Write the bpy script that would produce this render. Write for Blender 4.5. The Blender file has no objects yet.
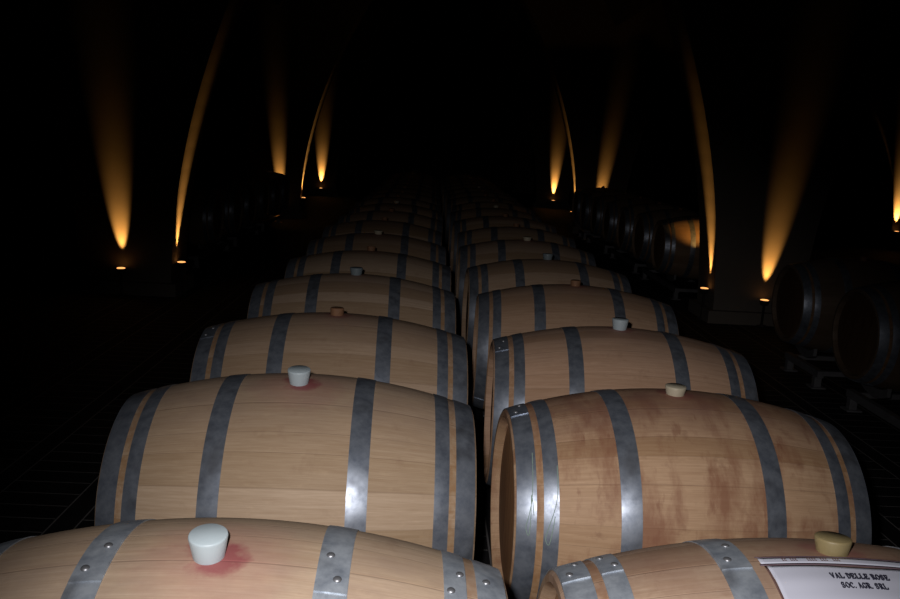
import bpy, bmesh, math, random
from mathutils import Vector, Matrix
random.seed(7)
S = bpy.context.scene
C = S.collection
PI = math.pi
R_, E_, L_ = 0.350, 0.273, 0.475          # belly radius, end radius, half length
AX = 0.55                                  # height of the barrel axes above the floor

def rad(x): return R_ - (R_ - E_) * (x / L_) ** 2

# ------------------------------------------------------------------ materials
def new_mat(name):
    m = bpy.data.materials.new(name); m.use_nodes = True
    nt = m.node_tree; nt.nodes.clear()
    out = nt.nodes.new('ShaderNodeOutputMaterial'); b = nt.nodes.new('ShaderNodeBsdfPrincipled')
    nt.links.new(b.outputs[0], out.inputs[0])
    return m, nt, b

class G:
    """small helper to wire nodes"""
    def __init__(s, nt): s.nt = nt
    def n(s, t, **k):
        nd = s.nt.nodes.new(t)
        for a, v in k.items(): setattr(nd, a, v)
        return nd
    def put(s, sock, v):
        if hasattr(v, 'is_output') or isinstance(v, bpy.types.NodeSocket): s.nt.links.new(v, sock)
        else: sock.default_value = v
    def m(s, op, a, b=0.0, c=0.0):
        nd = s.n('ShaderNodeMath', operation=op)
        s.put(nd.inputs[0], a); s.put(nd.inputs[1], b); s.put(nd.inputs[2], c)
        return nd.outputs[0]
    def mapr(s, v, a, b, c=0.0, d=1.0):
        nd = s.n('ShaderNodeMapRange'); s.put(nd.inputs[0], v)
        for i, q in zip((1, 2, 3, 4), (a, b, c, d)): s.put(nd.inputs[i], q)
        return nd.outputs[0]
    def mix(s, f, a, b, mode='MIX'):
        nd = s.n('ShaderNodeMix', data_type='RGBA', blend_type=mode)
        s.put(nd.inputs[0], f); s.put(nd.inputs[6], a); s.put(nd.inputs[7], b)
        return nd.outputs[2]
    def noise(s, vec, scale, detail=4.0, rough=0.55):
        nd = s.n('ShaderNodeTexNoise'); s.put(nd.inputs['Vector'], vec)
        nd.inputs['Scale'].default_value = scale; nd.inputs['Detail'].default_value = detail
        nd.inputs['Roughness'].default_value = rough
        return nd.outputs['Fac']
    def comb(s, x, y, z):
        nd = s.n('ShaderNodeCombineXYZ')
        for i, v in enumerate((x, y, z)): s.put(nd.inputs[i], v)
        return nd.outputs[0]

def oak_material(name, brown=0.0, wine=0.5):
    m, nt, b = new_mat(name); g = G(nt)
    tc = g.n('ShaderNodeTexCoord'); sx = g.n('ShaderNodeSeparateXYZ'); nt.links.new(tc.outputs['Object'], sx.inputs[0])
    x, y, z = sx.outputs
    oi = g.n('ShaderNodeObjectInfo'); rnd = oi.outputs['Random']
    ang = g.m('ARCTAN2', y, z)
    a = g.m('MULTIPLY_ADD', ang, 27 / (2 * PI), 50.3)
    # staves of uneven width
    wob = g.m('MULTIPLY', g.m('SINE', g.m('MULTIPLY_ADD', a, 2.1, g.m('MULTIPLY', rnd, 9.0))), 0.22)
    a = g.m('ADD', a, wob)
    sid = g.m('FLOOR', a); fr = g.m('FRACT', a)
    wn = g.n('ShaderNodeTexWhiteNoise', noise_dimensions='2D')
    nt.links.new(g.comb(sid, g.m('MULTIPLY', rnd, 37.0), 0.0), wn.inputs['Vector'])
    sv = wn.outputs['Value']
    edge = g.m('MINIMUM', fr, g.m('SUBTRACT', 1.0, fr))
    seam = g.mapr(edge, 0.0, 0.022, 1.0, 0.0)
    off = g.m('MULTIPLY_ADD', sv, 31.0, g.m('MULTIPLY', rnd, 17.0))
    gv = g.comb(g.m('MULTIPLY_ADD', x, 2.2, off), g.m('MULTIPLY', ang, 17.0), off)
    grain = g.noise(gv, 2.6, 7.0, 0.62)
    fine = g.noise(g.comb(g.m('MULTIPLY_ADD', x, 9.0, off), g.m('MULTIPLY', ang, 120.0), 0.0), 1.5, 3.0, 0.6)
    flake = g.noise(g.comb(g.m('MULTIPLY_ADD', x, 30.0, off), g.m('MULTIPLY', ang, 26.0), off), 1.0, 2.0, 0.5)
    base = g.mix(g.mapr(grain, 0.3, 0.72), (0.56, 0.42, 0.285, 1), (0.44, 0.31, 0.195, 1))
    base = g.mix(g.mapr(fine, 0.35, 0.75, 0.0, 0.38), base, (0.25, 0.145, 0.075, 1))
    base = g.mix(g.mapr(flake, 0.6, 0.75, 0.0, 0.25), base, (0.62, 0.46, 0.30, 1))
    hs = g.n('ShaderNodeHueSaturation'); nt.links.new(base, hs.inputs['Color'])
    g.put(hs.inputs['Value'], g.mapr(sv, 0.0, 1.0, 0.80, 1.12)); g.put(hs.inputs['Saturation'], g.mapr(sv, 0.0, 1.0, 1.08, 0.9))
    base = hs.outputs[0]
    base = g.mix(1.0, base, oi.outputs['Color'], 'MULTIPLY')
    base = g.mix(g.m('MULTIPLY', seam, 0.28), base, (0.11, 0.06, 0.035, 1))
    # rusty brown stained strip between end hoop and quarter hoop
    ax = g.m('ABSOLUTE', x)
    st = g.m('MULTIPLY', g.mapr(ax, 0.400, 0.405), g.mapr(ax, 0.425, 0.420))
    rn = g.noise(tc.outputs['Object'], 45.0, 3.0)
    base = g.mix(g.m('MULTIPLY', st, g.mapr(rn, 0.35, 0.6, 0.1, 0.7)), base, (0.30, 0.16, 0.07, 1))
    # grime spots and old dried wine runs
    sp = g.noise(tc.outputs['Object'], 13.0, 5.0, 0.6)
    base = g.mix(g.mapr(sp, 0.60, 0.72, 0.0, 0.25 + 0.35 * brown), base, (0.20, 0.095, 0.055, 1))
    if brown:
        run = g.noise(g.comb(g.m('MULTIPLY', x, 7.0), g.m('MULTIPLY', ang, 0.9), rnd), 1.3, 6.0, 0.62)
        sm = g.mapr(run, 0.47, 0.62)
        base = g.mix(g.m('MULTIPLY', sm, 0.75 * brown), base, (0.24, 0.10, 0.055, 1))
        run2 = g.noise(g.comb(g.m('MULTIPLY', x, 22.0), g.m('MULTIPLY', ang, 2.5), rnd), 1.3, 4.0, 0.6)
        base = g.mix(g.mapr(run2, 0.60, 0.68, 0.0, 0.5 * brown), base, (0.22, 0.09, 0.05, 1))
    # noise-broken darker tint along the crest, redder where brown is set
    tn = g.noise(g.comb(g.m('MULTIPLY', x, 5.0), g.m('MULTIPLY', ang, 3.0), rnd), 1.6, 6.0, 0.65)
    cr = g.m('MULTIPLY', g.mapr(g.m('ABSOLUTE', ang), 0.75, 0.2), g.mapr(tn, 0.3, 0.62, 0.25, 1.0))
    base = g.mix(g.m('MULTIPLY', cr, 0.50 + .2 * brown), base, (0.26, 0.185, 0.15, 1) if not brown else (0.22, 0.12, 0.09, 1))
    # wine spilt round the bung hole, distance warped by noise
    up = g.mapr(z, 0.1, 0.2)
    dn = g.noise(tc.outputs['Object'], 22.0, 4.0)
    arc = g.m('MULTIPLY', ang, R_)
    d = g.m('SQRT', g.m('ADD', g.m('MULTIPLY', x, x), g.m('MULTIPLY', arc, arc)))
    d = g.m('ADD', d, g.mapr(dn, 0.3, 0.7, -0.020, 0.020))
    ring = g.m('MULTIPLY', g.mapr(d, 0.058, 0.030), up)
    base = g.mix(g.m('MULTIPLY', ring, 0.9 * wine), base, (0.22, 0.05, 0.06, 1))
    halo = g.m('MULTIPLY', g.mapr(d, 0.15, 0.04), up)
    base = g.mix(g.m('MULTIPLY', halo, 0.34 * wine), base, (0.38, 0.13, 0.12, 1))
    nt.links.new(base, b.inputs['Base Color'])
    b.inputs['Roughness'].default_value = 0.62; b.inputs['Specular IOR Level'].default_value = 0.3
    bp = g.n('ShaderNodeBump'); bp.inputs['Strength'].default_value = 0.35; bp.inputs['Distance'].default_value = 0.0015
    nt.links.new(g.m('SUBTRACT', g.m('MULTIPLY', grain, 0.5), seam), bp.inputs['Height']); nt.links.new(bp.outputs[0], b.inputs['Normal'])
    return m

def head_material():
    m, nt, b = new_mat('oak_head_boards'); g = G(nt)
    tc = g.n('ShaderNodeTexCoord'); sx = g.n('ShaderNodeSeparateXYZ'); nt.links.new(tc.outputs['Object'], sx.inputs[0])
    x, y, z = sx.outputs
    oi = g.n('ShaderNodeObjectInfo')
    a = g.m('MULTIPLY_ADD', y, 11.0, 20.2); sid = g.m('FLOOR', a); fr = g.m('FRACT', a)
    wn = g.n('ShaderNodeTexWhiteNoise', noise_dimensions='2D'); nt.links.new(g.comb(sid, oi.outputs['Random'], 0.0), wn.inputs['Vector'])
    gr = g.noise(g.comb(g.m('MULTIPLY', y, 60.0), g.m('MULTIPLY', z, 4.0), g.m('MULTIPLY', wn.outputs['Value'], 9.0)), 1.5, 5.0)
    base = g.mix(g.mapr(gr, 0.3, 0.7), (0.50, 0.31, 0.16, 1), (0.33, 0.18, 0.09, 1))
    base = g.mix(g.m('MULTIPLY', wn.outputs['Value'], 0.3), base, (0.26, 0.14, 0.07, 1))
    e = g.m('MINIMUM', fr, g.m('SUBTRACT', 1.0, fr))
    base = g.mix(g.mapr(e, 0.0, 0.03, 0.7, 0.0), base, (0.06, 0.03, 0.02, 1))
    base = g.mix(1.0, base, oi.outputs['Color'], 'MULTIPLY')
    nt.links.new(base, b.inputs['Base Color']); b.inputs['Roughness'].default_value = 0.6
    return m

def steel_material(name, col, rough, dirt, metal=.66):
    m, nt, b = new_mat(name); g = G(nt)
    tc = g.n('ShaderNodeTexCoord'); v = tc.outputs['Object']
    n1 = g.noise(v, 28.0, 5.0, 0.65); n2 = g.noise(v, 90.0, 3.0, 0.6); n3 = g.noise(v, 7.0, 3.0, 0.5)
    c = g.mix(g.mapr(n1, 0.35, 0.68), (col[0], col[1], col[2], 1), (col[0] * .5, col[1] * .52, col[2] * .56, 1))
    c = g.mix(g.mapr(n3, 0.56, 0.72, 0.0, dirt), c, (0.10, 0.095, 0.09, 1))
    nt.links.new(c, b.inputs['Base Color']); b.inputs['Metallic'].default_value = metal
    nt.links.new(g.mapr(g.m('ADD', n1, g.m('MULTIPLY', n2, 0.5)), 0.5, 1.0, rough - .03, rough + .09), b.inputs['Roughness'])
    bp = g.n('ShaderNodeBump'); bp.inputs['Strength'].default_value = 0.12; bp.inputs['Distance'].default_value = 0.001
    nt.links.new(n1, bp.inputs['Height']); nt.links.new(bp.outputs[0], b.inputs['Normal'])
    return m

def plain(name, col, rough=0.6, metal=0.0, nscale=0, var=0.3, trans=0.0):
    m, nt, b = new_mat(name); g = G(nt)
    if nscale:
        tc = g.n('ShaderNodeTexCoord'); n1 = g.noise(tc.outputs['Object'], nscale, 5.0, 0.6)
        c = g.mix(g.mapr(n1, 0.3, 0.7), (*col, 1), (*[q * (1 - var) for q in col], 1)); nt.links.new(c, b.inputs['Base Color'])
    else: b.inputs['Base Color'].default_value = (*col, 1)
    b.inputs['Roughness'].default_value = rough; b.inputs['Metallic'].default_value = metal
    if trans: 
        b.inputs['Subsurface Weight'].default_value = trans; b.inputs['Subsurface Radius'].default_value = (.02, .02, .02)
        b.inputs['Subsurface Scale'].default_value = 0.5
    return m

def floor_material():
    m, nt, b = new_mat('dark_paver_floor'); g = G(nt)
    tc = g.n('ShaderNodeTexCoord'); sx = g.n('ShaderNodeSeparateXYZ'); nt.links.new(tc.outputs['Object'], sx.inputs[0])
    x, y, z = sx.outputs
    px = g.m('PINGPONG', 0.0, 1.0)
    u = g.m('MULTIPLY', g.m('FRACT', g.m('DIVIDE', g.m('ADD', x, 40.0 + 1.41), 0.43)), 0.43)    # 0..0.43
    lw = 0.0035
    l1 = g.m('LESS_THAN', g.m('ABSOLUTE', g.m('SUBTRACT', u, 0.006)), lw)
    l2 = g.m('LESS_THAN', g.m('ABSOLUTE', g.m('SUBTRACT', u, 0.106)), lw)
    v = g.m('MULTIPLY', g.m('FRACT', g.m('DIVIDE', g.m('ADD', y, 40.0), 0.118)), 0.118)
    l3 = g.m('MULTIPLY', g.m('LESS_THAN', g.m('ABSOLUTE', g.m('SUBTRACT', v, 0.01)), lw), g.m('GREATER_THAN', u, 0.106))
    line = g.m('MAXIMUM', l1, g.m('MAXIMUM', l2, l3))
    n1 = g.noise(tc.outputs['Object'], 5.0, 5.0)
    tile = g.mix(g.mapr(n1, 0.3, 0.7), (0.020, 0.019, 0.020, 1), (0.010, 0.010, 0.011, 1))
    c = g.mix(line, tile, (0.18, 0.172, 0.168, 1))
    nt.links.new(c, b.inputs['Base Color']); b.inputs['Roughness'].default_value = 0.75; b.inputs['Specular IOR Level'].default_value = 0.12
    bp = g.n('ShaderNodeBump'); bp.inputs['Strength'].default_value = 0.4; bp.inputs['Distance'].default_value = 0.003
    nt.links.new(g.m('SUBTRACT', n1, line), bp.inputs['Height']); nt.links.new(bp.outputs[0], b.inputs['Normal'])
    return m

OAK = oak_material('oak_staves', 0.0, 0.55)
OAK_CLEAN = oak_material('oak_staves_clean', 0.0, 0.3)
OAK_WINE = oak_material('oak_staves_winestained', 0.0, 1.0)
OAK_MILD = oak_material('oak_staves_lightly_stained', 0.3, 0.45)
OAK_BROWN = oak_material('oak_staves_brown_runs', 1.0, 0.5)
HEAD = head_material()
STEEL = steel_material('galvanised_hoop', (0.34, 0.38, 0.44), 0.37, 0.6)
STEEL_DULL = steel_material('weathered_galvanised_hoop', (0.46, 0.51, 0.56), 0.46, 0.6, .45)
RIVET = plain('rivet_steel', (0.34, 0.35, 0.37), 0.42, 0.8)
SIL_W = plain('white_silicone', (0.44, 0.52, 0.55), 0.45, trans=0.25)
SIL_DIM = plain('dimmed_white_silicone', (0.21, 0.26, 0.28), 0.5)  # darker copy of white silicone, dimness of distant bungs put into the colour
SIL_T = plain('tan_silicone', (0.34, 0.27, 0.13), 0.5, nscale=9, var=.25, trans=0.15)
SIL_P = plain('pale_tan_silicone', (0.58, 0.52, 0.38), 0.5, nscale=9, var=.25)
CORK = plain('brown_bung_wood', (0.30, 0.15, 0.075), 0.7, nscale=40)
PAPER = plain('label_paper', (0.62, 0.64, 0.74), 0.55)
INK = plain('black_ink', (0.025, 0.025, 0.045), 0.6)
INK_R = plain('dark_red_ink', (0.16, 0.09, 0.08), 0.6)
BORDER = plain('label_border', (0.15, 0.10, 0.12), 0.5)
CHALK = plain('chalk', (0.30, 0.42, 0.33), 0.9)
RACK = plain('rack_painted_steel', (0.22, 0.22, 0.23), 0.42, 0.4, nscale=12)
CONC = plain('dark_lime_plaster', (0.17, 0.145, 0.12), 0.85, nscale=2.2, var=.22)
CEIL = plain('vault_plaster', (0.10, 0.09, 0.08), 0.9, nscale=1.4)
FLOOR = floor_material()
FIXT = plain('lamp_housing_metal', (0.07, 0.06, 0.055), 0.5, 0.6)
def lens_mat():
    m, nt, b = new_mat('lamp_lens_glow')
    b.inputs['Base Color'].default_value = (0.8, 0.5, 0.2, 1)
    b.inputs['Emission Color'].default_value = (1.0, 0.42, 0.12, 1); b.inputs['Emission Strength'].default_value = 1.6
    return m
LENS = lens_mat()

# ------------------------------------------------------------------ object helpers
def link(name, me, parent=None, loc=(0, 0, 0)):
    o = bpy.data.objects.new(name, me); C.objects.link(o); o.location = loc
    if parent: o.parent = parent
    return o
def mesh(name, bm, mat, smooth=False):
    bmesh.ops.recalc_face_normals(bm, faces=bm.faces)
    me = bpy.data.meshes.new(name); bm.to_mesh(me); bm.free()
    if mat: me.materials.append(mat)
    if smooth:
        for p in me.polygons: p.use_smooth = True
    return me
def tag(o, label, cat, group=None):
    o['label'] = label; o['category'] = cat
    if group: o['group'] = group
def empty(name, loc, rz=0):
    o = bpy.data.objects.new(name, None); C.objects.link(o); o.location = loc; o.rotation_euler = (0, 0, rz); o.empty_display_size = .1
    return o
def add_box(bm, c, s):
    r = bmesh.ops.create_cube(bm, size=1.0)
    for v in r['verts']: v.co = Vector((v.co.x * s[0] + c[0], v.co.y * s[1] + c[1], v.co.z * s[2] + c[2]))
def bevel_all(bm, w, seg=2):
    bmesh.ops.bevel(bm, geom=list(bm.edges), offset=w, segments=seg, affect='EDGES', profile=.7)
def lathe_x(bm, pts, seg=120, closed=True, a0=0.0, a1=2 * PI):
    """revolve (x, r) profile round the x axis; angle 0 = top (+z), positive toward -y"""
    full = abs(a1 - a0 - 2 * PI) < 1e-6
    n = seg if full else seg + 1
    rings = []
    for i in range(n):
        t = a0 + (a1 - a0) * i / seg
        rings.append([bm.verts.new((x, -r * math.sin(t), r * math.cos(t))) for x, r in pts])
    m = len(pts)
    for i in range(seg):
        A, B = rings[i], rings[(i + 1) % n]
        for j in range(m if closed else m - 1):
            k = (j + 1) % m
            bm.faces.new((A[j], B[j], B[k], A[k]))
    if not full and closed:
        bm.faces.new(rings[0]); bm.faces.new(list(reversed(rings[-1])))
    return rings
def autosmooth(me, deg=35):
    bm = bmesh.new(); bm.from_mesh(me)
    for f in bm.faces: f.smooth = True
    for e in bm.edges:
        if len(e.link_faces) == 2 and e.calc_face_angle(0) > math.radians(deg): e.smooth = False
    bm.to_mesh(me); bm.free(); return me
def lathe_z(bm, pts, seg=32):
    rings = [[bm.verts.new((r * math.cos(2 * PI * i / seg), r * math.sin(2 * PI * i / seg), z)) for r, z in pts] for i in range(seg)]
    for i in range(seg):
        A, B = rings[i], rings[(i + 1) % seg]
        for j in range(len(pts) - 1): bm.faces.new((A[j], B[j], B[j + 1], A[j + 1]))
    bm.faces.new([r[0] for r in rings]); bm.faces.new([r[-1] for r in reversed(rings)])

# ------------------------------------------------------------------ barrel meshes (shared)
def body_mesh():
    bm = bmesh.new(); pts = []
    N = 28
    for i in range(N + 1):
        x = -L_ + 2 * L_ * i / N
        if i == 0: pts += [(-L_, E_ - .006), (-L_ + .006, rad(-L_ + .006))]
        elif i == N: pts += [(L_ - .006, rad(L_ - .006)), (L_, E_ - .006)]
        else: pts.append((x, rad(x)))
    # chime and the recess in which the head sits
    pts += [(L_, E_ - .020), (L_ - .012, E_ - .026), (L_ - .046, E_ - .028), (L_ - .046, .02),
            (-L_ + .046, .02), (-L_ + .046, E_ - .028), (-L_ + .012, E_ - .026), (-L_, E_ - .020)]
    lathe_x(bm, pts, 120)
    return autosmooth(mesh('body', bm, OAK))
def head_mesh():
    bm = bmesh.new()
    lathe_x(bm, [(-.011, .0005), (-.011, E_ - .05), (-.006, E_ - .0285), (.006, E_ - .0285), (.011, E_ - .05), (.011, .0005)], 72, True)
    return autosmooth(mesh('head', bm, HEAD))
HOOPS = [(-.4455, .050), (-.384, .038), (-.187, .052), (.187, .052), (.384, .038), (.4455, .050)]
def hoop_mesh(c, w):
    bm = bmesh.new()
    def prof(x0, x1, lo, hi):
        n = 4; xs = [x0 + (x1 - x0) * i / n for i in range(n + 1)]
        return [(x, rad(x) + hi - (.0005 if i in (0, n) else 0)) for i, x in enumerate(xs)] + [(x, rad(x) + lo) for x in reversed(xs)]
    lathe_x(bm, prof(c - w / 2, c + w / 2, -.001, .0022), 120)
    # overlapping, riveted lap
    lathe_x(bm, prof(c - w / 2 + .0008, c + w / 2 - .0008, .0012, .0046), 10, True, math.radians(-7), math.radians(12.5))
    return autosmooth(mesh('hoop', bm, STEEL))
BODY, HEADM = body_mesh(), head_mesh()
HOOPM = [hoop_mesh(c, w) for c, w in HOOPS]
def rivet_mesh():
    bm = bmesh.new()
    lathe_z(bm, [(.0072, 0), (.0072, .0010), (.0058, .0028), (.0026, .0040)], 14)
    me = mesh('rivet', bm, RIVET, True); return me
RIV = rivet_mesh()
def bung_mesh(name, mat, r0, r1, h, dish=True):
    bm = bmesh.new()
    pts = [(r0 * .9, -.012), (r0, .004), (r1 * .99, h - .004), (r1 * .975, h - .0012), (r1 * .93, h)]
    lathe_z(bm, pts, 40)
    return autosmooth(mesh(name, bm, mat), 60)
BUNG = dict(white=bung_mesh('bung_white', SIL_W, .0258, .0312, .039), dim_white=bung_mesh('bung_dim_white', SIL_DIM, .0258, .0312, .034), tan=bung_mesh('bung_tan', SIL_T, .027, .031, .026),
            pale=bung_mesh('bung_pale', SIL_P, .026, .030, .024), brown=bung_mesh('bung_brown', CORK, .024, .025, .026, False))

def slot(o, mat):
    o.material_slots[0].link = 'OBJECT'; o.material_slots[0].material = mat

def barrel(x, y, rz, bung, tint, oak, label, group, roll=0.0, rivets=False, dull=False, laps=None, z=AX, bx=0.0, lengthen=1.0, slip=0.0):
    root = empty('wine_barrel', (x, y, z - R_), rz)
    tag(root, label, 'barrel', group)
    root.scale = (lengthen, 1, 1)
    hub = Matrix.Translation((0, 0, R_)) @ Matrix.Rotation(roll, 4, 'X')
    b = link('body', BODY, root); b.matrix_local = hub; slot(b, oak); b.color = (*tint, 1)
    for s in (-1, 1):
        h = link('head', HEADM, root); h.matrix_local = hub @ Matrix.Translation((s * (L_ - .046 + .0125), 0, 0)); h.color = (*tint, 1)
    for i, (c, w) in enumerate(HOOPS):
        lap = laps[i] if laps else random.uniform(2.2, 4.6)
        hp = link('hoop', HOOPM[i], root); ml = hub @ Matrix.Rotation(lap, 4, 'X'); hp.matrix_local = ml if i != 3 or not slip else hub @ Matrix.Translation((slip, 0, 0)) @ Matrix.Diagonal((1, 1.0055, 1.0055, 1)) @ Matrix.Rotation(lap, 4, 'X')
        slot(hp, STEEL_DULL if dull else STEEL)
        if rivets:
            for k, t in enumerate((-1.5, 8.0)):
                t = math.radians(t); dx = (-.008, .008)[k] * (1 if i % 2 else -1)
                r = rad(c + dx) + .0043
                rv = link('rivet', RIV, hp)
                rv.matrix_local = Matrix.Rotation(t, 4, 'X') @ Matrix.Translation((c + dx, 0, r))
    bg = link('bung', BUNG[bung], root); bg.matrix_local = hub @ Matrix.Translation((bx, 0, R_))
    if bung in ('tan', 'pale', 'brown'): bg['label'] = {'tan': 'yellowish tan bung', 'pale': 'pale cream bung', 'brown': 'brown bung'}[bung]
    else: bg['label'] = 'translucent white silicone bung'
    return root

# ------------------------------------------------------------------ racks
def rack(x, poses, label, group):
    ys = [q[1] for q in poses]
    yc = sum(ys) / len(ys); ln = (max(ys) - min(ys)) + .56
    root = empty('barrel_rack', (x, yc, 0)); tag(root, label, 'rack', group)
    for s in (-1, 1):
        bm = bmesh.new(); add_box(bm, (s * .29, 0, .105), (.045, ln, .05)); bevel_all(bm, .004)
        link('rail', mesh('rail', bm, RACK), root)
        for xb, yb, rzb in poses:
            cr_, sr_ = math.cos(rzb), math.sin(rzb)
            bm = bmesh.new(); n = 12; half = .15; rr = rad(.278) + .0035
            top, bot = [], []
            for side in (-.012, .012):
                t = []; q = []
                for i in range(n + 1):
                    yy = -half + 2 * half * i / n
                    zz = AX - math.sqrt(rr * rr - yy * yy)
                    lx = s * .29 + side; wx, wy = xb - x + lx * cr_ - yy * sr_, yb - yc + lx * sr_ + yy * cr_
                    t.append(bm.verts.new((wx, wy, zz - .001))); q.append(bm.verts.new((wx, wy, max(.129, zz - .055))))
                top.append(t); bot.append(q)
            for i in range(n):
                bm.faces.new((top[0][i], top[0][i + 1], top[1][i + 1], top[1][i])); bm.faces.new((bot[0][i], bot[1][i], bot[1][i + 1], bot[0][i + 1]))
                for k in (0, 1): bm.faces.new((top[k][i], bot[k][i], bot[k][i + 1], top[k][i + 1]))
            for i in (0, n): bm.faces.new((top[0][i], top[1][i], bot[1][i], bot[0][i]))
            link('saddle', mesh('saddle', bm, RACK), root)
            
        for e in (-1, 1):
            bm = bmesh.new(); add_box(bm, (s * .29, e * (ln / 2 - .05), .045), (.05, .05, .075)); add_box(bm, (s * .29, e * (ln / 2 - .05), .006), (.10, .10, .012)); bevel_all(bm, .003, 1)
            link('foot', mesh('foot', bm, RACK), root)
    for e in (-1, 1):
        bm = bmesh.new(); add_box(bm, (0, e * (ln / 2 - .05), .105), (.54, .035, .035)); bevel_all(bm, .004)
        link('cross_bar', mesh('cross_bar', bm, RACK), root)
    return root

# ------------------------------------------------------------------ the two main rows
TOP_L = [0, 0, 1, 0, 0, 1]
rowL = [(-.309, 1.312, .013), (-.320, 2.268, .025), (-.320, 3.133, .03), (-.331, 4.091, .03), (-.321, 4.972, .01)]
rowR = [(.732, 1.322, -.007), (.719, 2.282, .03), (.746, 3.12, -.03), (.740, 4.087, -.03), (.728, 4.989, .02)]
for k in range(5, 18):
    rowL.append((-.325 + random.uniform(-.025, .025), 4.99 + (k - 4) * .94 + random.uniform(-.03, .03), random.uniform(-.02, .03)))
    rowR.append((.735 + random.uniform(-.025, .025), 5.03 + (k - 4) * .95 + random.uniform(-.03, .03), random.uniform(-.03, .02)))
ORD = ['first', 'second', 'third', 'fourth', 'fifth', 'sixth', 'seventh', 'eighth', 'ninth', 'tenth', 'eleventh', 'twelfth', 'thirteenth', 'fourteenth', 'fifteenth', 'sixteenth', 'seventeenth', 'eighteenth']
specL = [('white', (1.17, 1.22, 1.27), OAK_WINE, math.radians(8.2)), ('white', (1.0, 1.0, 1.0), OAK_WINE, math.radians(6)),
         ('brown', (.90, .87, .86), OAK, 0), ('dim_white', (.86, .84, .84), OAK_CLEAN, 0), ('brown', (.85, .84, .84), OAK, -.1)]
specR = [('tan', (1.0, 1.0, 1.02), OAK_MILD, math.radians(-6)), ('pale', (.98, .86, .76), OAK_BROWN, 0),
         ('white', (1.0, .86, .82), OAK, 0), ('brown', (.95, .84, .80), OAK, 0), ('dim_white', (.85, .80, .78), OAK_CLEAN, math.radians(-3))]
labL = ['pale oak barrel with large white bung in a pink stain, front of left row',
        'clean tan oak barrel with small white bung, second from the front in left row',
        'tan oak barrel with brown bung, third from the front in left row',
        'oak barrel with greyish white bung on its crest, fourth from the front in left row',
        'dim oak barrel, fifth from the front in left row']
labR = ['oak barrel bearing a white paper label and a tan bung, front of right row',
        'brown-stained oak barrel with pale cream bung and bright hoops, second of right row',
        'pinkish oak barrel with white bung, third from the front in right row',
        'oak barrel with brown bung, fourth from the front in right row',
        'dim oak barrel with greyish white bung, fifth from the front in right row']
barL, barR = [], []
for side, row, spec, lab, out in (('left', rowL, specL, labL, barL), ('right', rowR, specR, labR, barR)):
    for k, (x, y, rz) in enumerate(row):
        if k < 5: bung, tint, oak, roll = spec[k]; label = lab[k]
        else:
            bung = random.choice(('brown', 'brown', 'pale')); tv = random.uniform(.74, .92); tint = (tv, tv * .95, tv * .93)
            oak = random.choice((OAK, OAK_CLEAN)); roll = random.uniform(-.25, .1)
            label = 'shadowy oak barrel, %s from the front in the %s main row' % (ORD[k], side)
        laps = None
        if k == 0 and side == 'left': laps = [.3, -.05, -.05, -.03, -.10, -.10]
        if k == 0 and side == 'right': laps = [-.17, -.17, -.04, -.02, 3, 2.5]
        if k == 1: laps = [2.7, 2.6, 3.0, 2.8, 2.9, 3.3] if side == 'left' else [-.1, 2.6, 3.0, 2.8, 2.9, 3.3]
        if k == 2: laps = [.15, 2.5, 3.3, 3.0, 2.6, 2.7]
        out.append(barrel(x, y, rz, bung, tint, oak, label, 'oak barrels in the %s main row' % side, roll, k < 3, k == 0 , laps, bx=(-.012, -.006)[k] if k < 2 and side == 'left' else 0.0,
                          slip={('left', 1): -.014, ('left', 2): -.010}.get((side, k), 0.0),
                          lengthen={('left', 2): 1.03, ('left', 3): 1.02, ('right', 1): .987}.get((side, k), 1.0)))
    for k in range(0, 18, 2):
        rack(sum(r[0] for r in row[k:k + 2]) / 2, row[k:k + 2],
             'dark steel cradle rack under the %s and %s barrels of the %s row' % (ORD[k], ORD[k + 1], side), 'steel racks under the %s main row' % side)

# ------------------------------------------------------------------ side rows between the pillars
def side_row(x, ys, bay, first_word, tone):
    poses = []
    for k, y in enumerate(ys):
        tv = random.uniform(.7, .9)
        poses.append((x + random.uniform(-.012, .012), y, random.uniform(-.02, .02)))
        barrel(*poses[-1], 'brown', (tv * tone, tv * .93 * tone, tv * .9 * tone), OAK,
               'shadowy barrel, %s %s' % (ORD[k], bay), 'oak barrels %s' % bay, random.uniform(-.3, .3))
    for k in range(0, len(ys), 2):
        yy = ys[k:k + 2]
        w = ('%s and %s barrels' % (ORD[k], ORD[k + 1])) if len(yy) == 2 else '%s barrel' % ORD[k]
        rack(x, poses[k:k + 2], 'rack under %s %s' % (w, bay), 'steel racks %s' % bay)
side_row(3.07, [4.0, 4.95, 5.92], 'in the short row before the nearest right pillar', '', .36)  # low tone puts the flash falloff into the barrel tint
side_row(3.02, [9.25, 10.15, 11.1, 12.05, 13.0, 13.95, 14.8], 'in the row beyond the nearest right pillar', '', .8)
side_row(-2.86, [9.8, 10.78, 11.72, 12.70, 13.62, 14.58], 'in the row beyond the nearest left pillar', '', .8)

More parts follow.
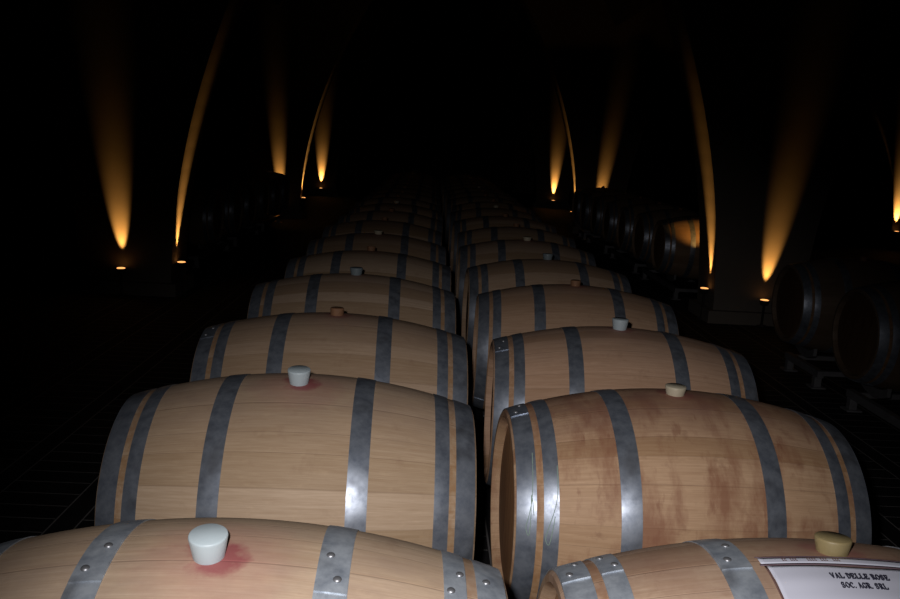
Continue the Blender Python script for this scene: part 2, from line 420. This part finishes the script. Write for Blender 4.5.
# ------------------------------------------------------------------ paper label on the front right barrel
B0 = barR[0]; HZ = R_
def on(x, th, h):     # th in degrees measured from +y, 90 = top of the barrel, larger = towards the viewer
    r = rad(x) + h; t = math.radians(th)
    return Vector((x, r * math.cos(t), HZ + r * math.sin(t)))
def sheet(name, x0, x1, t0, t1, h, mat, parent, nx=24, nt_=24, wr=0.0, skew=0.0):
    bm = bmesh.new(); g = []
    for lay in (0, 1):
        gg = []
        for j in range(nt_ + 1):
            t = t0 + (t1 - t0) * j / nt_
            row = []
            for i in range(nx + 1):
                x = x0 + (x1 - x0) * i / nx + skew * (t - t0)
                w = wr * (math.sin(x * 41 + t * .31) * .5 + math.sin(x * 17 - t * .23 + 1) + math.sin(t * .9 + x * 9) * .35)
                row.append(bm.verts.new(on(x, t, h + w + (0.0 if lay else -.0004))))
            gg.append(row)
        g.append(gg)
    for lay in (0, 1):
        for j in range(nt_):
            for i in range(nx): bm.faces.new((g[lay][j][i], g[lay][j][i + 1], g[lay][j + 1][i + 1], g[lay][j + 1][i]))
    for j in range(nt_):
        for i in (0, nx): bm.faces.new((g[0][j][i], g[0][j + 1][i], g[1][j + 1][i], g[1][j][i]))
    for i in range(nx):
        for j in (0, nt_): bm.faces.new((g[0][j][i], g[0][j][i + 1], g[1][j][i + 1], g[1][j][i]))
    return link(name, mesh(name, bm, mat, True), parent)
WR = .0010
lab = sheet('paper_label', -.1375, .160, 93.8, 140, .0032, PAPER, B0, 40, 36, WR)
lab['label'] = 'white printed paper sheet'
strip = sheet('label_strip', -.1440, .165, 89.3, 92.7, .0030, PAPER, B0, 40, 3, WR * .3)
strip['label'] = 'narrow white strip above the sheet'
for nm, a in (('border', (-.1475, .167, 88.8, 89.3)), ('border', (-.1475, .167, 92.7, 93.7))):
    sheet(nm, *a, .0034, BORDER, strip, 40, 1, WR * .3)
sheet('border', -.1415, -.1380, 93.8, 140, .0030, INK_R, lab, 1, 30, WR * .3)

# serif capitals as stroke rectangles in a unit box: (x0,y0,x1,y1,width) ; arcs as polylines
def arc(cx, cy, rx, ry, a0, a1, n=10): return [(cx + rx * math.cos(math.radians(a0 + (a1 - a0) * i / n)), cy + ry * math.sin(math.radians(a0 + (a1 - a0) * i / n))) for i in range(n + 1)]
TH, TN = .18, .12
GL = {
 'V': [([(.12, 1), (.5, 0)], TH), ([(.5, 0), (.86, 1)], TN), ([(0, .97), (.3, .97)], TN), ([(.7, .97), (1, .97)], TN)],
 'A': [([(.14, 0), (.48, 1)], TN), ([(.48, 1), (.84, 0)], TH), ([(.25, .35), (.68, .35)], TN), ([(0, .03), (.3, .03)], TN), ([(.66, .03), (1, .03)], TN)],
 'L': [([(.25, 0), (.25, 1)], TH), ([(.05, .97), (.5, .97)], TN), ([(.05, .03), (.92, .03)], TN), ([(.9, 0), (.93, .3)], TN)],
 'D': [([(.22, 0), (.22, 1)], TH), ([(.03, .97), (.5, .97)], TN), ([(.03, .03), (.5, .03)], TN), (arc(.45, .5, .42, .46, 90, -90), TH)],
 'E': [([(.22, 0), (.22, 1)], TH), ([(.03, .97), (.88, .97)], TN), ([(.03, .03), (.92, .03)], TN), ([(.3, .52), (.62, .52)], TN), ([(.87, 1), (.87, .75)], TN), ([(.91, 0), (.91, .28)], TN), ([(.62, .65), (.62, .38)], TN)],
 'R': [([(.22, 0), (.22, 1)], TH), ([(.03, .97), (.5, .97)], TN), ([(.03, .03), (.42, .03)], TN), (arc(.45, .74, .32, .23, 90, -90), TH), ([(.3, .5), (.5, .5)], TN), ([(.48, .5), (.88, .02)], TH), ([(.8, .03), (1, .03)], TN)],
 'O': [(arc(.5, .5, .40, .46, 0, 360, 20), TH * .9)],
 'S': [(arc(.47, .73, .29, .24, 30, 255, 10) + arc(.48, .27, .32, .24, 80, -150, 10), TH * .85), ([(.8, .98), (.8, .7)], TN), ([(.12, .02), (.12, .3)], TN)],
 'C': [(arc(.52, .5, .40, .46, 40, 320, 16), TH * .9), ([(.87, .98), (.87, .68)], TN)],
 'G': [(arc(.52, .5, .40, .46, 40, 330, 16), TH * .9), ([(.87, .98), (.87, .68)], TN), ([(.83, .05), (.83, .42)], TH * .9), ([(.66, .42), (.98, .42)], TN)],
 '.': [([(.06, .0), (.06, .14)], TH)],
}
def lettering(text, x0, x1, thc, h, parent, name='lettering'):
    wid = {' ': .45, '.': .3}
    tot = sum(wid.get(c, 1.0) + .14 for c in text); sc = (x1 - x0) / tot
    deg = math.degrees(h / R_)
    bm = bmesh.new(); cur = x0
    for c in text:
        for pl, w in GL.get(c, []):
            for (ax, ay), (bx, by) in zip(pl, pl[1:]):
                dx, dy = (bx - ax) * sc, (by - ay) * h; l = math.hypot(dx, dy) or 1e-6
                nx_, ny_ = -dy / l * w * sc / 2 * 1.1, dx / l * w * sc / 2 * 1.1
                ny_ *= 1.25
                P = [(ax * sc + nx_, ay * h + ny_), (ax * sc - nx_, ay * h - ny_), (bx * sc - nx_, by * h - ny_), (bx * sc + nx_, by * h + ny_)]
                vs = [bm.verts.new(on(cur + u, thc - (v / h - .5) * deg, .0055)) for u, v in P]
                lo = [bm.verts.new(on(cur + u, thc - (v / h - .5) * deg, .0034)) for u, v in P]
                try:
                    bm.faces.new(vs)
                    for q in range(4): bm.faces.new((vs[q], vs[(q + 1) % 4], lo[(q + 1) % 4], lo[q]))
                except ValueError: pass
        cur += (wid.get(c, 1.0) + .14) * sc
    me = bpy.data.meshes.new(name); bm.to_mesh(me); bm.free(); me.materials.append(INK)
    return link(name, me, parent)
lettering('VAL DELLE ROSE', -.044, .053, 98.6, .0125, lab)
lettering('SOC. AGR. SRL', -.036, .040, 102.3, .0125, lab)
# small illegible stamped marks on the strip
bm = bmesh.new()
for cx, n in ((-.1045, 2), (-.0905, 3), (-.062, 4), (-.039, 3), (-.018, 3)):
    for q in range(n):
        u = cx + q * .0042
        for du, dt, w, hh in ((0, -.35, .0032, .5), (0, .4, .0030, .45), (-.001, .02, .0014, 1.2)):
            P = [(u + du - w / 2, 91.0 + dt * 1.5 - hh / 2), (u + du + w / 2, 91.0 + dt * 1.5 - hh / 2), (u + du + w / 2, 91.0 + dt * 1.5 + hh / 2), (u + du - w / 2, 91.0 + dt * 1.5 + hh / 2)]
            bm.faces.new([bm.verts.new(on(a, t, .0046)) for a, t in P])
link('printed_marks', mesh('printed_marks', bm, INK_R), strip)

# chalk scribble on the left hoops of the second right barrel
def tube_on(barrel_root, pts, name, r=.0014):
    bm = bmesh.new(); prev = None
    P = [on(x, t, .0036) for x, t in pts]
    for i, p in enumerate(P):
        d = (P[min(i + 1, len(P) - 1)] - P[max(i - 1, 0)]).normalized()
        a = d.orthogonal().normalized(); b_ = d.cross(a)
        ring = [bm.verts.new(p + (a * math.cos(2 * PI * k / 5) + b_ * math.sin(2 * PI * k / 5)) * r) for k in range(5)]
        if prev:
            for k in range(5): bm.faces.new((prev[k], prev[(k + 1) % 5], ring[(k + 1) % 5], ring[k]))
        prev = ring
    return link(name, mesh(name, bm, CHALK), barrel_root)
def spline(keys, n=10):
    out = []
    for i in range(len(keys) - 1):
        p0, p1, p2, p3 = keys[max(i - 1, 0)], keys[i], keys[i + 1], keys[min(i + 2, len(keys) - 1)]
        for k in range(n):
            t = k / n
            out.append(tuple(.5 * ((2 * b) + (c - a) * t + (2 * a - 5 * b + 4 * c - d) * t * t + (-a + 3 * b - 3 * c + d) * t ** 3) for a, b, c, d in zip(p0, p1, p2, p3)))
    return out + [keys[-1]]
tube_on(barR[1], spline([(-.428, 128), (-.432, 150), (-.440, 160), (-.447, 166), (-.440, 170), (-.436, 163), (-.434, 150), (-.428, 160)]), 'chalk_mark', .0009)['label'] = 'pale green chalk scribble'
tube_on(barR[1], spline([(-.368, 136), (-.371, 152), (-.392, 166), (-.398, 171), (-.388, 173), (-.376, 160)]), 'chalk_mark', .0009)['label'] = 'pale green chalk scribble'

# ------------------------------------------------------------------ the vaulted cellar
CX = .20
def struct(name, bm, mat, smooth=False):
    o = link(name, mesh(name, bm, mat, smooth)); o['kind'] = 'structure'; return o
bm = bmesh.new(); add_box(bm, (CX, 13.5, -.1), (29, 35, .2)); struct('floor', bm, FLOOR)
XW = 14.3; TOPZ = 6.6
HS = 2.55                                   # half span of an arch at the floor
PITCH = 5.93
def inset(z): return .074 * z * z
ZA = math.sqrt(HS / .074)                   # apex height
def arcade(name, y0, y1):
    """diaphragm wall across the cellar with five parabolic arches; spandrels end in pillars"""
    bm = bmesh.new()
    cs = [CX + PITCH * k for k in (-2, -1, 0, 1, 2)]
    lo = [-XW + CX] + [c + s * HS for c in cs for s in (-1, 1)] + [XW + CX]
    N = 30; zs = [ZA * i / N for i in range(N + 1)]
    def strip_(xl, xr):
        F, K = [], []
        for z in zs:
            F.append([bm.verts.new((xl(z), y0, z)), bm.verts.new((xr(z), y0, z))]); K.append([bm.verts.new((xl(z), y1, z)), bm.verts.new((xr(z), y1, z))])
        for i in range(N):
            bm.faces.new((F[i][0], F[i][1], F[i + 1][1], F[i + 1][0])); bm.faces.new((K[i][1], K[i][0], K[i + 1][0], K[i + 1][1]))
            bm.faces.new((F[i][0], F[i + 1][0], K[i + 1][0], K[i][0])); bm.faces.new((F[i][1], K[i][1], K[i + 1][1], F[i + 1][1]))
    strip_(lambda z: CX - XW, lambda z: cs[0] - HS + inset(z))
    for a, b_ in zip(cs, cs[1:]):
        strip_(lambda z, a=a: a + HS - inset(z), lambda z, b_=b_: b_ - HS + inset(z))
    strip_(lambda z: cs[-1] + HS - inset(z), lambda z: CX + XW)
    add_box(bm, (CX, (y0 + y1) / 2, (ZA + TOPZ + .4) / 2 - .005), (2 * XW, y1 - y0, TOPZ + .4 - ZA))
    for f in bm.faces: f.smooth = False
    o = struct(name, bm, CONC); return o
for i, y in enumerate((7.85, 15.65, 21.75, 28.0)):
    arcade('wall_arcade_%d' % (i + 1), y, y + .5)
# low plinth blocks under the pillars
for i, y in enumerate((7.85, 15.65, 21.75)):
    bm = bmesh.new()
    for k in (-1.5, -.5, .5, 1.5):
        add_box(bm, (CX + PITCH * k, y + .25, .06), (PITCH - 2 * HS + .12, .62, .12))
    struct('trim_%d' % (i + 1), bm, CONC)
# vaults between the arcades
bm = bmesh.new()
for k in (-2, -1, 0, 1, 2):
    c = CX + PITCH * k; prof = []
    half = PITCH / 2
    for i in range(25):
        u = -1 + 2 * i / 24
        prof.append((c + u * half, 3.7 + 2.6 * (1 - abs(u) ** 2.2)))
    a = [bm.verts.new((x, -4, z)) for x, z in prof]; b_ = [bm.verts.new((x, 31, z)) for x, z in prof]
    a2 = [bm.verts.new((x, -4, z + .25)) for x, z in prof]; b2 = [bm.verts.new((x, 31, z + .25)) for x, z in prof]
    for i in range(24):
        bm.faces.new((a[i], a[i + 1], b_[i + 1], b_[i])); bm.faces.new((a2[i], b2[i], b2[i + 1], a2[i + 1]))
struct('ceiling', bm, CEIL)
for nm, c, s in (('wall_left', (CX - XW - .15, 13.5, 3.4), (.3, 35, 6.8)), ('wall_right', (CX + XW + .15, 13.5, 3.4), (.3, 35, 6.8)),
                 ('wall_back', (CX, 31.1, 3.4), (29, .3, 6.8)), ('wall_front', (CX, -4.1, 3.4), (29, .3, 6.8))):
    bm = bmesh.new(); add_box(bm, c, s); struct(nm, bm, CEIL)

# ------------------------------------------------------------------ amber uplights
def fixture_meshes(h):
    post = bmesh.new(); lathe_z(post, [(.045, 0), (.045, .008), (.011, .014), (.011, h - .05)], 16)
    hs = bmesh.new(); lathe_z(hs, [(.012, h - .055), (.034, h - .045), (.044, h - .012), (.046, h - .002), (.041, h)], 24)
    ls = bmesh.new(); lathe_z(ls, [(.038, h - .002), (.038, h + .003), (.030, h + .006)], 24)
    return mesh('post', post, FIXT, True), mesh('housing', hs, FIXT, True), mesh('lens', ls, LENS, True)
LM = {}
def uplight(x, y, h, aim, watt, label, size=27, group='amber uplights at the pillars', soft=.01, z0=0.0, blend=1.0):
    key = round(h, 3)
    if key not in LM: LM[key] = fixture_meshes(h)
    root = empty('uplight', (x, y, z0)); tag(root, label, 'lamp', group)
    for nm, me in zip(('post', 'lamp_housing', 'lens'), LM[key]): link(nm, me, root)
    ld = bpy.data.lights.new('uplight_beam', 'SPOT'); ld.energy = watt; ld.color = (1.0, .47, .105); ld.spot_size = math.radians(size); ld.spot_blend = blend
    ld.shadow_soft_size = soft
    lo = bpy.data.objects.new('uplight_beam', ld); C.objects.link(lo); lo.parent = root
    lo.location = (0, 0, h + .02)
    lo.rotation_euler = Vector(aim).to_track_quat('-Z', 'Y').to_euler()
FY = 7.85
XL, XR = CX - HS, CX + HS
PL, PR = CX - PITCH / 2, CX + PITCH / 2
FD = .075                                   # the lens almost touches the pillar face
uplight(-2.78, FY - FD, .25, (-.07, .22, 1), 105, 'small amber uplight on the floor before the nearest left pillar')
uplight(XL + .058, FY + .14, .30, (-.045, .0, 1), 130, 'small amber uplight at the nave side of the nearest left pillar', 29)
uplight(3.20, FY - FD, .25, (.10, .22, 1), 105, 'small amber uplight on the floor before the nearest right pillar')
uplight(XR - .058, FY + .14, .30, (.045, .0, 1), 130, 'small amber uplight at the nave side of the nearest right pillar', 29)
uplight(2.95, FY + .66, .62, (-.16, .75, .32), 14, 'amber uplight behind the nearest right pillar, lighting a barrel edge', 62)
F2 = 15.65
uplight(-2.68, F2 - FD, .25, (-.06, .20, 1), 330, 'amber uplight before the second left pillar, hidden low behind barrels', 23)
uplight(XL + .058, F2 + .14, .38, (-.03, .0, 1), 170, 'amber uplight at the nave side of the second left pillar', 29)
uplight(3.11, F2 - FD, .25, (.10, .20, 1), 330, 'amber uplight before the second right pillar, hidden low behind barrels', 23)
uplight(XR - .058, F2 + .14, .38, (.03, .0, 1), 170, 'amber uplight at the nave side of the second right pillar', 29)
F3 = 21.75
uplight(-2.72, F3 - FD, .2, (0, .22, 1), 420, 'farthest amber uplight before the third left pillar')
uplight(3.18, F3 - FD, .2, (.02, .22, 1), 420, 'farthest amber uplight before the third right pillar')
uplight(CX + PITCH * 1.5 - .37, F2 - FD, .35, (.0, .22, 1), 420, 'amber uplight on the aisle pillar at the right photo edge')

# ------------------------------------------------------------------ camera and its flash
H, PIT, YAW, ROL, F = AX + 1.015, .185, .032, .055, 850.0
c, s = math.cos(YAW), math.sin(YAW); cp, sp = math.cos(PIT), math.sin(PIT)
r = Vector((c, -s, 0)); fw = Vector((s * cp, c * cp, -sp)); up = Vector((s * sp, c * sp, cp))
r2 = r * math.cos(ROL) + up * math.sin(ROL); u2 = up * math.cos(ROL) - r * math.sin(ROL)
cam = bpy.data.cameras.new('camera'); co = bpy.data.objects.new('camera', cam); C.objects.link(co)
M = Matrix((r2, u2, -fw)).transposed().to_4x4(); M.translation = (0, 0, H); co.matrix_world = M
cam.sensor_width = 36; cam.lens = F / 900 * 36; cam.clip_start = .02; cam.clip_end = 100
S.camera = co
fl = bpy.data.lights.new('camera_flash', 'SPOT'); fl.energy = 140; fl.color = (1.0, .955, .96); fl.spot_size = math.radians(69); fl.spot_blend = 1.0; fl.shadow_soft_size = .018
fo = bpy.data.objects.new('camera_flash', fl); C.objects.link(fo)
fo.location = (-.075, .02, H + .075)
fo.rotation_euler = (Vector((.20, 2.05, AX - .12)) - fo.location).to_track_quat('-Z', 'Y').to_euler()

w = bpy.data.worlds.new('dark'); S.world = w; w.use_nodes = True
w.node_tree.nodes['Background'].inputs[0].default_value = (.5, .55, .7, 1); w.node_tree.nodes['Background'].inputs[1].default_value = 0.001
S.view_settings.view_transform = 'Standard'; S.view_settings.look = 'None'; S.view_settings.exposure = 0.0; S.view_settings.gamma = 1.0
S.view_settings.use_curve_mapping = False
